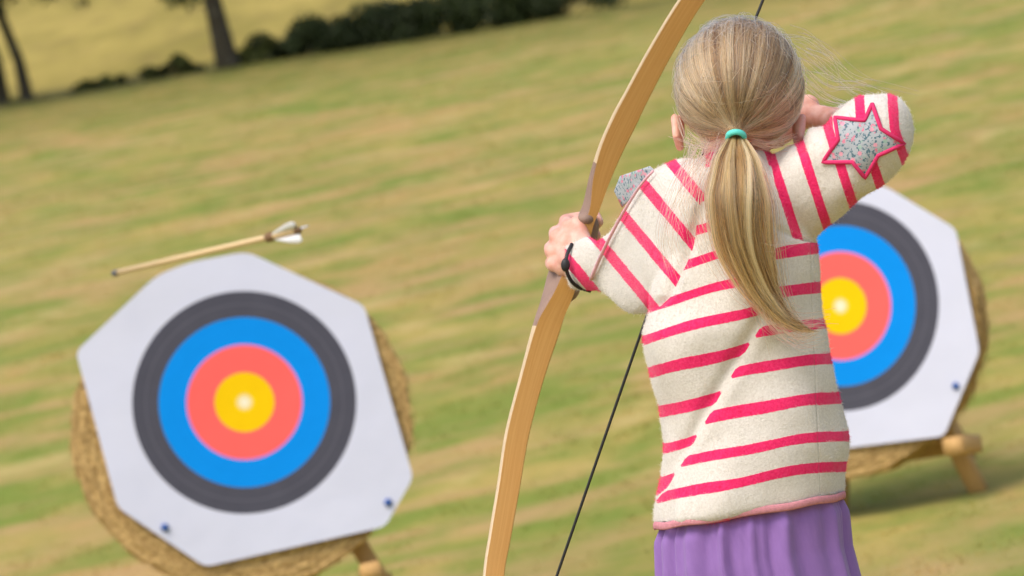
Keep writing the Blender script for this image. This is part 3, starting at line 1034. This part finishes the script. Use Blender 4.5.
tt = choose(jm.attr('fold_side'), jm.attr('stripe_right'), jm.attr('stripe_left'))
tt = choose(jm.attr('bow_sleeve'), jm.attr('stripe_bow_sleeve'), tt)
tt = choose(jm.attr('string_sleeve'), jm.attr('stripe_string_sleeve'), tt)
fr = jm.math('ABSOLUTE', jm.math('SUBTRACT', jm.math('FRACT', jm.math('ADD', tt, 0.5)), 0.5))
half = jm.math('ADD', 0.150, jm.math('MULTIPLY', wob, 0.30))
half = jm.math('MULTIPLY', half, jm.mapr(jm.math('ABSOLUTE', jm.attr('fold_side')), 0.0, 0.25, 0.6, 1.0))
msk = jm.mapr(jm.math('SUBTRACT', fr, half), -0.012, 0.012, 1.0, 0.0)
fz = jm.noise(co, 330, 4, 0.75)
cream = jm.mix(jm.mapr(fz, 0.25, 0.75), (0.62, 0.57, 0.50), (0.80, 0.76, 0.695))
cream = jm.mix(jm.mapr(jm.noise(co, 30, 3), 0.35, 0.7, 0, 0.35), cream, (0.68, 0.63, 0.56))
pink = jm.mix(jm.mapr(fz, 0.25, 0.75), (0.74, 0.012, 0.10), (0.92, 0.045, 0.19))
jcol = jm.mix(msk, cream, pink)
sw = jm.attr('seam')
knit = jm.noise(co, 420, 4, 0.7)
hgt = jm.math('ADD', jm.math('MULTIPLY', knit, 0.8), jm.math('MULTIPLY', jm.mapr(sw, 0.0, 0.35), 1.2))
hgt = jm.math('ADD', hgt, jm.math('MULTIPLY', msk, 0.15))
JUMPER = jm.bsdf(jcol, 0.95, hgt, 0.6, 0.0022, Specular_IOR_Level=0.1, Sheen_Weight=0.25, Sheen_Roughness=0.5)
jv, jf, jat, jmask, jnn = build_jumper()
jumper = obj('jumper', G(jv), jf, JUMPER, girl, attrs=jat)
TRIM = simple('pink_trim', (0.68, 0.29, 0.33), 0.95, 0.3, 260, 0.8, 0.002, Specular_IOR_Level=0.1)
# woolly nap of the knit
def nap():
    quad = np.array([q for q in jf if len(q) == 4])
    pick = quad[RNG.integers(len(quad), size=90000)]
    w1 = RNG.dirichlet([1, 1, 1, 1], 90000)[:, :, None]
    p = (jv[pick] * w1).sum(1); n_ = (jnn[pick] * w1).sum(1)
    mk = jmask[pick[:, 0]]
    ln = (0.7 + 1.0 * RNG.random(90000))[:, None]
    tang = RNG.normal(0, 0.75, (90000, 3))
    q1 = p + (n_ + 0.5 * tang) * ln * 0.5
    q2 = p + (n_ * 0.85 + tang) * ln
    pts = np.stack([p - n_ * 0.3, q1, q2], 1).reshape(-1, 3)
    hc = bpy.data.hair_curves.new('wool_nap')
    hc.add_curves([3] * len(p))
    hc.points.foreach_set('position', (G(pts) - np.array(girl.location)).astype(np.float32).ravel())
    at = hc.attributes.get('radius') or hc.attributes.new('radius', 'FLOAT', 'POINT')
    at.data.foreach_set('value', np.tile([1.0, 0.8, 0.3], len(p)).astype(np.float32) * 0.00013)
    at = hc.attributes.new('stripe', 'FLOAT', 'CURVE')
    at.data.foreach_set('value', mk.astype(np.float32))
    m = N('wool_fibre')
    c = m.mix(m.attr('stripe'), (0.80, 0.76, 0.69), (0.88, 0.04, 0.18))
    hc.materials.append(m.bsdf(c, 0.95, Specular_IOR_Level=0.05))
    o = bpy.data.objects.new('wool_nap', hc)
    C.objects.link(o); o.parent = jumper
    o['kind'] = 'stuff'


nap()
# hem trim
a = np.linspace(0, 2 * np.pi, 120, endpoint=False)
hem = ring_torso(510.5, 654.5, 844.5, 83.5, 6, 15.5, 120)
hem[:, 1] += 1.2 * np.sin(a * 9) * 0.6
hv_rings = []
for k in range(len(hem)):
    nx_ = hem[k] - np.array([749.5, hem[k][1], 6]); nx_ /= np.linalg.norm(nx_)
    b_ = np.linspace(0, 2 * np.pi, 9, endpoint=False)
    hv_rings.append(hem[k] + np.cos(b_)[:, None] * nx_ * 1.6 + np.sin(b_)[:, None] * np.array([0, 4.0, 0]))
hv_rings.append(hv_rings[0])
v, f = loft(hv_rings, cap=False)
obj('hem_trim', G(v), f, TRIM, girl, parent=jumper)

# helper: drop a point on the jumper as seen from behind
from mathutils.bvhtree import BVHTree
bvh = BVHTree.FromPolygons([tuple(q) for q in jv], jf)


def on_jumper(x, y, lift=1.0):
    hit = bvh.ray_cast(Vector((x, y, -400)), Vector((0, 0, 1)))
    if hit[0] is None:
        return None
    return np.array(hit[0]) + np.array(hit[1]) * lift if hit[1].z < 0 else np.array(hit[0]) - np.array([0, 0, lift])


# star patches
lm = N('floral_patch')
co = lm.coord()
vo = lm.n('ShaderNodeTexVoronoi', None, Vector=co, Scale=95.0)
n1 = lm.noise(co, 90, 3, 0.6)
n2 = lm.noise(lm.scaled(co, 1, 1.3, 1), 240, 3, 0.6)
n3 = lm.noise(co, 60, 2, 0.5)
c0 = lm.mix(n3, (0.32, 0.34, 0.355), (0.48, 0.51, 0.54))
c0 = lm.mix(lm.mapr(n2, 0.54, 0.59), c0, (0.08, 0.16, 0.20))
c0 = lm.mix(lm.mapr(n1, 0.58, 0.63), c0, (0.66, 0.20, 0.28))
c0 = lm.mix(lm.mapr(vo.outputs['Distance'], 0.24, 0.30, 0.8, 0.0), c0, lm.mix(lm.mapr(lm.n('ShaderNodeSeparateColor', None, Color=vo.outputs['Color']).outputs[0], 0.45, 0.55), (0.30, 0.45, 0.36), (0.80, 0.30, 0.38)))
FLORAL = lm.bsdf(c0, 0.8, n1, 0.2, 0.001)
PINKT = simple('pink_stitching', (0.70, 0.03, 0.14), 0.9, 0.2, 300, 0.4, 0.001)
star = [(872.5, 105), (881, 129), (903, 143.5), (878, 155), (864.6, 177), (853, 162), (823.5, 162), (839, 140), (836, 118.5), (865, 121)]


def star_patch(pts, ctr):
    pts = np.array(pts, float)
    rim = []
    for i in range(len(pts)):
        p, q = pts[i], pts[(i + 1) % len(pts)]
        for k in range(10):
            rim.append(p + (q - p) * k / 10)
    rim = np.array(rim)
    V, ok = [], True
    qs = np.linspace(0.03, 1, 12)
    for q in qs:
        for p in rim:
            xy = np.array(ctr) + (p - ctr) * q
            h = on_jumper(xy[0], xy[1], 1.6)
            if h is None:
                h = V[-1].copy() if V else np.array([xy[0], xy[1], -60])
            V.append(h)
    n = len(rim)
    rings = [np.array(V[i * n:(i + 1) * n]) for i in range(len(qs))]
    low = [r + np.array([0, 0, 2.2]) for r in (rings[-1], rings[0])]
    v, f = loft(rings + low)
    pt = obj('star_patch', G(v), f, FLORAL, girl, parent=jumper)
    b = rings[-1]
    b = np.vstack([b, b[:1]])
    v, f = tube(b, 2.2, 8)
    obj('patch_border', G(v), f, PINKT, girl, parent=jumper)


star_patch(star, (862, 141))
# tip of the second patch standing off the bow-arm sleeve, and the pink edge below it
tipv = [(614, 191), (620, 176), (650, 166), (657, 172), (640, 188), (622, 208)]
zz = [112, 98, 40, 34, 62, 108]
b0 = np.array([(x, y, z) for (x, y), z in zip(tipv, zz)], float)
ctr = b0.mean(0)
rings = [ctr + (b0 - ctr) * q + np.array([0, 0, -2.5 * (1 - q ** 2)]) for q in np.linspace(0.05, 1, 6)]
rings += [b0 + np.array([0, 0, 8.0]), ctr + (b0 - ctr) * 0.05 + np.array([0, 0, 9.0])]
v, f = loft(rings)
obj('star_patch', G(v), f, FLORAL, girl, parent=jumper)
edge = spline([(653, 171, 22), (640, 186, 40), (623, 213, 78), (608, 241, 128), (599, 260, 176), (591, 279, 215)], 30)
ed = []
for p in edge:
    h = on_jumper(p[0] + 4, p[1] + 3, 1.5)
    ed.append(np.array([p[0], p[1], (h[2] if h is not None else p[2]) - 0.5]))
PIPE = simple('pale_pink_piping', (0.82, 0.46, 0.52), 0.95, 0.2, 260, 0.5, 0.002)
obj('sleeve_piping', G(tube(ed, np.linspace(1.3, 2.0, 30), 8)[0]), tube(ed, np.linspace(1.3, 2.0, 30), 8)[1], PIPE, girl, parent=jumper)

# wrist band over the cuff
BLACK = simple('black_band', (0.012, 0.012, 0.014), 0.5, 0.3, 200)
band = spline([(572, 244, 262), (567, 255, 252), (566, 267, 247), (570, 279, 250), (578, 287, 258), (590, 291, 272)], 24)
wb = obj('wrist_band', G(tube(band, 1.9, 8)[0]), tube(band, 1.9, 8)[1], BLACK, girl)
obj('bead', G(ellipsoid((565.5, 265, 245), (4.6, 7, 3.5))[0]), ellipsoid((0, 0, 0), (1, 1, 1))[1], BLACK, girl, parent=wb)

# ---- skirt
km = N('purple_cotton')
co = km.coord()
kn = km.noise(km.scaled(co, 3, 3, 1), 60, 4, 0.6)
SKIRT = km.bsdf(km.mix(kn, (0.235, 0.12, 0.375), (0.30, 0.16, 0.455)), 0.85, km.noise(co, 900, 2), 0.15, 0.001, Sheen_Weight=0.15)
down = unG(P(752, 520, 5.0) + np.array([0, 0, -0.26]))[0] - unG(P(752, 520, 5.0))[0]
rings = []
nA = 220
a = np.linspace(0, 2 * np.pi, nA, endpoint=False)
ph = RNG.random(6) * 6
for k, q in enumerate(np.linspace(0, 1, 40)):
    r = ring_torso(496, 657, 842, 78, 6, 16, nA, 2.2)
    c = r.mean(0)
    grow = 1.01 + 0.04 * q
    amp = 0.030 + 0.040 * q ** 0.8
    w1 = a + 0.22 * np.sin(2 * a + ph[0]) + 0.10 * np.sin(5 * a + ph[1])
    pl = amp * (0.9 * np.sin(13 * w1 + ph[2]) + 0.8 * np.abs(np.sin(9.5 * w1 + ph[4])) + 0.45 * np.sin(27 * w1 + ph[3]) * (1 - 0.5 * q)) - amp * 0.5
    pl += 0.020 * np.sin(37 * w1 + ph[5]) * math.exp(-q * 3.0)
    tuck = np.clip((q - 0.06) / 0.10, 0, 1)
    pl = pl * (0.6 + 0.4 * tuck) - 0.07 * (1 - tuck) - 0.01
    rr_ = c + (r - c) * np.column_stack([grow + pl, np.ones(nA), grow + pl])
    rr_ = rr_ + down * q + np.array([-11.0, 0, 0]) * np.clip(q * 3, 0, 1)
    rings.append(rr_)
inner = [c + (r - c) * 0.97 for r, c in ((rings[i], rings[i].mean(0)) for i in (39, 20, 0))]
v, f = loft(rings + inner, cap=False)
obj('skirt', G(v), f, SKIRT, girl)

# ---- hair
hm = N('blonde_hair')
shade, gold = hm.attr('shade'), hm.attr('gold')


def ramp_of(stops):
    rp = hm.n('ShaderNodeValToRGB', None, Fac=shade)
    el = rp.color_ramp.elements
    el[0].position, el[0].color = stops[0][0], (*stops[0][1], 1)
    el[1].position, el[1].color = stops[-1][0], (*stops[-1][1], 1)
    for pos, c_ in stops[1:-1]:
        e_ = el.new(pos); e_.color = (*c_, 1)
    return rp.outputs[0]


ash = ramp_of([(0.0, (0.045, 0.024, 0.012)), (0.3, (0.19, 0.115, 0.062)), (0.65, (0.46, 0.305, 0.175)), (1.0, (0.76, 0.59, 0.40))])
honey = ramp_of([(0.0, (0.05, 0.022, 0.006)), (0.3, (0.22, 0.105, 0.030)), (0.65, (0.54, 0.265, 0.08)), (1.0, (0.84, 0.53, 0.24))])
hcol = hm.mix(gold, ash, honey)
pb = hm.n('ShaderNodeBsdfHairPrincipled')
pb.parametrization = 'COLOR'
hm.set(pb, 'Color', hcol)
hm.set(pb, 'Roughness', 0.35); hm.set(pb, 'Radial Roughness', 0.45)
hm.nt.links.new(pb.outputs[0], hm.out.inputs[0])
HAIR = hm.mat
CAPM = simple('hair_under', (0.20, 0.12, 0.055), 0.8, 0.3, 120)
HC, HR = np.array([739, 86, 10.0]), np.array([62, 67, 76.0])
TIE = np.array([736, 134, -58.0])
tied = (TIE - HC) / HR; tied /= np.linalg.norm(tied)
curves, shades, golds = [], [], []


def put(p, sh, go):
    curves.append(p); shades.append(float(np.clip(sh, 0, 1))); golds.append(float(go))



def nrm(v):
    return v / (np.linalg.norm(v, axis=-1, keepdims=True) + 1e-9)


cnt = 0
while cnt < 11000:
    d = nrm(RNG.normal(size=3))
    if d[2] > 0.55 and d[1] > -0.55:
        continue                                   # the face
    if d[1] > 0.80:
        continue                                   # below the nape
    if d[2] > -0.25 and d[1] > 0.30 and abs(d[0]) > 0.5 and d[2] > -0.1:
        continue                                   # round the ears
    om = math.acos(np.clip(d @ tied, -1, 1))
    if om < 0.12:
        continue
    n_ = 18
    s = np.linspace(0, 1, n_)
    s = s ** 0.9
    dirs = (np.sin((1 - s) * om)[:, None] * d + np.sin(s * om)[:, None] * tied) / math.sin(om)
    lay = RNG.random()
    rad = 0.945 + (0.03 + 0.045 * lay) * np.clip(s * 5, 0, 1)
    rad = rad + 0.01 * np.sin(s * (3 + 5 * RNG.random()) + RNG.random() * 6) * s
    p = HC + dirs * HR * rad[:, None]
    # gather into the tie
    g = np.clip((s - 0.72) / 0.28, 0, 1) ** 2
    off = TIE + np.array([RNG.normal(0, 3.2), RNG.normal(0, 2.5), RNG.normal(0, 3.2) - 3])
    p = p * (1 - g)[:, None] + off * g[:, None]
    tq_ = nrm(d - tied * (d @ tied)); th_ = math.atan2(tq_[0], -tq_[1])
    p = HC + (p - HC) * (1 + 0.028 * np.array([mnoise.noise((th_ * 6, q_ * 2.0, 4.4)) for q_ in s]) * np.sin(np.pi * s))[:, None]
    jit = RNG.normal(0, 1.5, 3) * np.array([1, 1, 0.3])
    p += jit * np.sin(np.pi * s)[:, None]
    tn = nrm(d - tied * (d @ tied))                  # direction of arrival: neighbours share a lock
    ta = math.atan2(tn[0], -tn[1])
    lk = 0.8 * mnoise.noise((ta * 7.0, om * 0.8, 1.3)) + 0.8 * mnoise.noise((ta * 21.0, om * 1.1, 7.1)) + 0.8 * mnoise.noise((ta * 55.0, om * 1.3, 3.7))
    put(p, 0.44 + 0.55 * lk + RNG.normal(0, 0.18), 0.35 + 0.25 * RNG.random()); cnt += 1
# fly-aways over the crown
for k in range(480):
    d = nrm(RNG.normal(size=3) * np.array([1, 1, 0.8]) + np.array([0.1, -0.6, 0]))
    if d[1] > 0.3:
        continue
    t1 = nrm(np.cross(d, RNG.normal(size=3)))
    L = 0.3 + 0.7 * RNG.random()
    s = np.linspace(0, 1, 10)
    hgt_ = 0.015 + 0.09 * RNG.random() ** 1.6
    p = [HC + HR * nrm(d + t1 * L * (q - 0.5)) * (1.0 + hgt_ * math.sin(math.pi * q) + 0.02 * q) for q in s]
    put(np.array(p), 0.75 + 0.25 * RNG.random(), 0.2)
# ponytail
RNG = np.random.default_rng(23)
axis = [(736, 134, -60), (737, 150, -78), (738, 175, -95), (739, 210, -104), (744, 250, -104), (759, 288, -100), (779, 315, -98), (802, 331, -97)]
Aw = [(0, 5), (0.1, 12), (0.2, 20), (0.38, 27), (0.55, 23), (0.72, 16), (0.9, 10), (1.0, 7)]
ax = spline(axis, 60)
su = np.linspace(0, 1, 60)
wds_ = np.interp(su, [q[0] for q in Aw], [q[1] for q in Aw])
locks = [(RNG.normal(0, 0.5), RNG.normal(0, 0.5), RNG.random() * 6, 0.60 + 0.43 * RNG.random() ** 0.7, RNG.random() ** 0.9) for _ in range(70)]
for k in range(4200):
    lk = locks[RNG.integers(len(locks))]
    end = np.clip(lk[3] + RNG.normal(0, 0.06), 0.35, 1.04)
    n_ = 22
    s = np.linspace(0, end, n_)
    c = np.stack([np.interp(np.clip(s, 0, 1), su, ax[:, i]) for i in range(3)], 1)
    over = np.clip(s - 1, 0, 1)
    c[:, 0] += over * 160; c[:, 1] += over * 20
    W = np.interp(s, su, wds_)
    ou, ov = np.clip(lk[0], -1, 1) + RNG.normal(0, 0.06), np.clip(lk[1], -1, 1) + RNG.normal(0, 0.09)
    am = 0.10 + 0.22 * abs(math.sin(lk[2] * 7.3))
    ou = ou + am * np.sin(s * (4 + 2 * math.sin(lk[2] * 3)) + lk[2]) * np.clip(s * 1.6, 0, 1)
    c[:, 0] += 14 * math.sin(lk[2] * 5.1) * np.clip(s - 0.55, 0, 1) ** 1.3
    if RNG.random() < 0.11:
        ou = ou + RNG.normal(0, 0.5) * np.clip(s * 1.3, 0, 1)
    pin = np.clip(s / 0.15, 0, 1)
    p = c + np.stack([W * ou, 0.12 * W * np.sin(s * 7 + lk[2]), 0.5 * W * (ov - 0.2)], 1)
    p[:, 2] = np.minimum(p[:, 2], np.where(s > 0.2, -74 - 6 * RNG.random(), 0))
    put(p, 0.07 + 0.78 * lk[4] + RNG.normal(0, 0.26), 0.8 + 0.2 * RNG.random())
# wisps: (path, number, spread, end spread)
wisps = [([(700, 150, -50), (692, 175, -66), (684, 205, -76), (690, 235, -80)], 26, 8, 12),
         ([(705, 150, -50), (690, 170, -62), (676, 200, -66), (668, 232, -66), (676, 262, -72)], 18, 6, 10),
         ([(722, 150, -78), (708, 190, -90), (712, 230, -92), (735, 262, -98)], 40, 6, 8),
         ([(727, 150, -86), (716, 185, -106), (730, 228, -112), (775, 250, -112), (812, 244, -105)], 3, 2, 5),
         ([(745, 250, -108), (765, 290, -108), (790, 318, -104), (826, 321, -98)], 30, 5, 7),
         ([(755, 285, -104), (770, 318, -102), (797, 338, -98), (818, 334, -95)], 60, 7, 9),
         ([(745, 240, -108), (756, 280, -106), (772, 306, -103), (790, 322, -100)], 50, 12, 12),
         ([(755, 262, -100), (742, 268, -100), (724, 272, -96)], 5, 3, 4),
         ([(800, 60, 20), (830, 82, 40), (860, 84, 50), (905, 98, 50)], 8, 7, 10),
         ([(798, 50, 20), (822, 60, 40), (850, 82, 60), (872, 92, 60)], 12, 9, 9),
         ([(803, 80, 20), (825, 97, 50), (850, 103, 60), (880, 101, 60)], 10, 6, 8),
         ([(785, 35, 10), (805, 42, 30), (830, 66, 40), (840, 90, 40)], 8, 6, 9),
         ([(790, 140, -20), (770, 146, -45), (752, 142, -60)], 30, 5, 3),
         ([(690, 138, -20), (708, 146, -45), (726, 140, -60)], 40, 6, 3),
         ([(678, 118, 0), (690, 150, -30), (712, 168, -50), (722, 175, -70)], 8, 5, 6)]
for path, num, s0, s1 in wisps:
    for k in range(num):
        q = np.array(path, float)
        n_ = len(q)
        o0, o1 = RNG.normal(0, 1, 3), RNG.normal(0, 1, 3)
        for i in range(n_):
            tq = i / (n_ - 1)
            sp_ = s0 * (1 - tq) + s1 * tq
            q[i] += (o0 * (1 - tq) + o1 * tq) * sp_ * np.array([1, 1, 0.35])
        put(spline(q, 16), 0.72 + RNG.normal(0, 0.18), 0.5)


def hair_object():
    hc = bpy.data.hair_curves.new('hair')
    sizes = [len(c) for c in curves]
    hc.add_curves(sizes)
    pts = G(np.concatenate(curves)) - np.array(girl.location)
    hc.points.foreach_set('position', pts.astype(np.float32).ravel())
    rad = np.concatenate([np.linspace(1, 0.45, n_) for n_ in sizes]) * 0.00030
    at = hc.attributes.get('radius') or hc.attributes.new('radius', 'FLOAT', 'POINT')
    at.data.foreach_set('value', rad.astype(np.float32))
    for nm, ar in (('shade', shades), ('gold', golds)):
        at = hc.attributes.new(nm, 'FLOAT', 'CURVE')
        at.data.foreach_set('value', np.array(ar, np.float32))
    hc.materials.append(HAIR)
    o = bpy.data.objects.new('hair', hc)
    C.objects.link(o)
    o.parent = girl
    return o


hair = hair_object()
# scalp hair mass under the strands and the core of the tail
mb = MB()
mb.add(*ellipsoid(HC + np.array([0, -3, -3]), HR * 0.955, 32, 20))
v, f, _ = remesh(mb, 3.0, 2)
keepf = []
for q in f:
    c = (v[q].mean(0) - HC) / HR
    if (c[2] > 0.55 and c[1] > -0.5) or c[1] > 0.72 or (c[2] > -0.05 and c[1] > 0.30):
        continue
    keepf.append(q)
obj('scalp_hair', G(v), keepf, CAPM, girl, parent=hair)
TIEM = simple('turquoise_hair_tie', (0.10, 0.62, 0.52), 0.6, 0.15, 200)
rings = []
for th in np.linspace(0, 2 * np.pi, 29):
    o_ = np.array([math.cos(th), 0.62 * math.sin(th), 0.78 * math.sin(th)])
    cc = np.array([736, 137, -65]) + 8.2 * o_
    b_ = np.linspace(0, 2 * np.pi, 10, endpoint=False)
    rings.append(cc + np.cos(b_)[:, None] * o_ * 2.8 + np.sin(b_)[:, None] * np.array([0, 0.78, -0.62]) * 3.4)
v, f = loft(rings, cap=False)
obj('hair_tie', G(v), f, TIEM, girl, parent=hair)
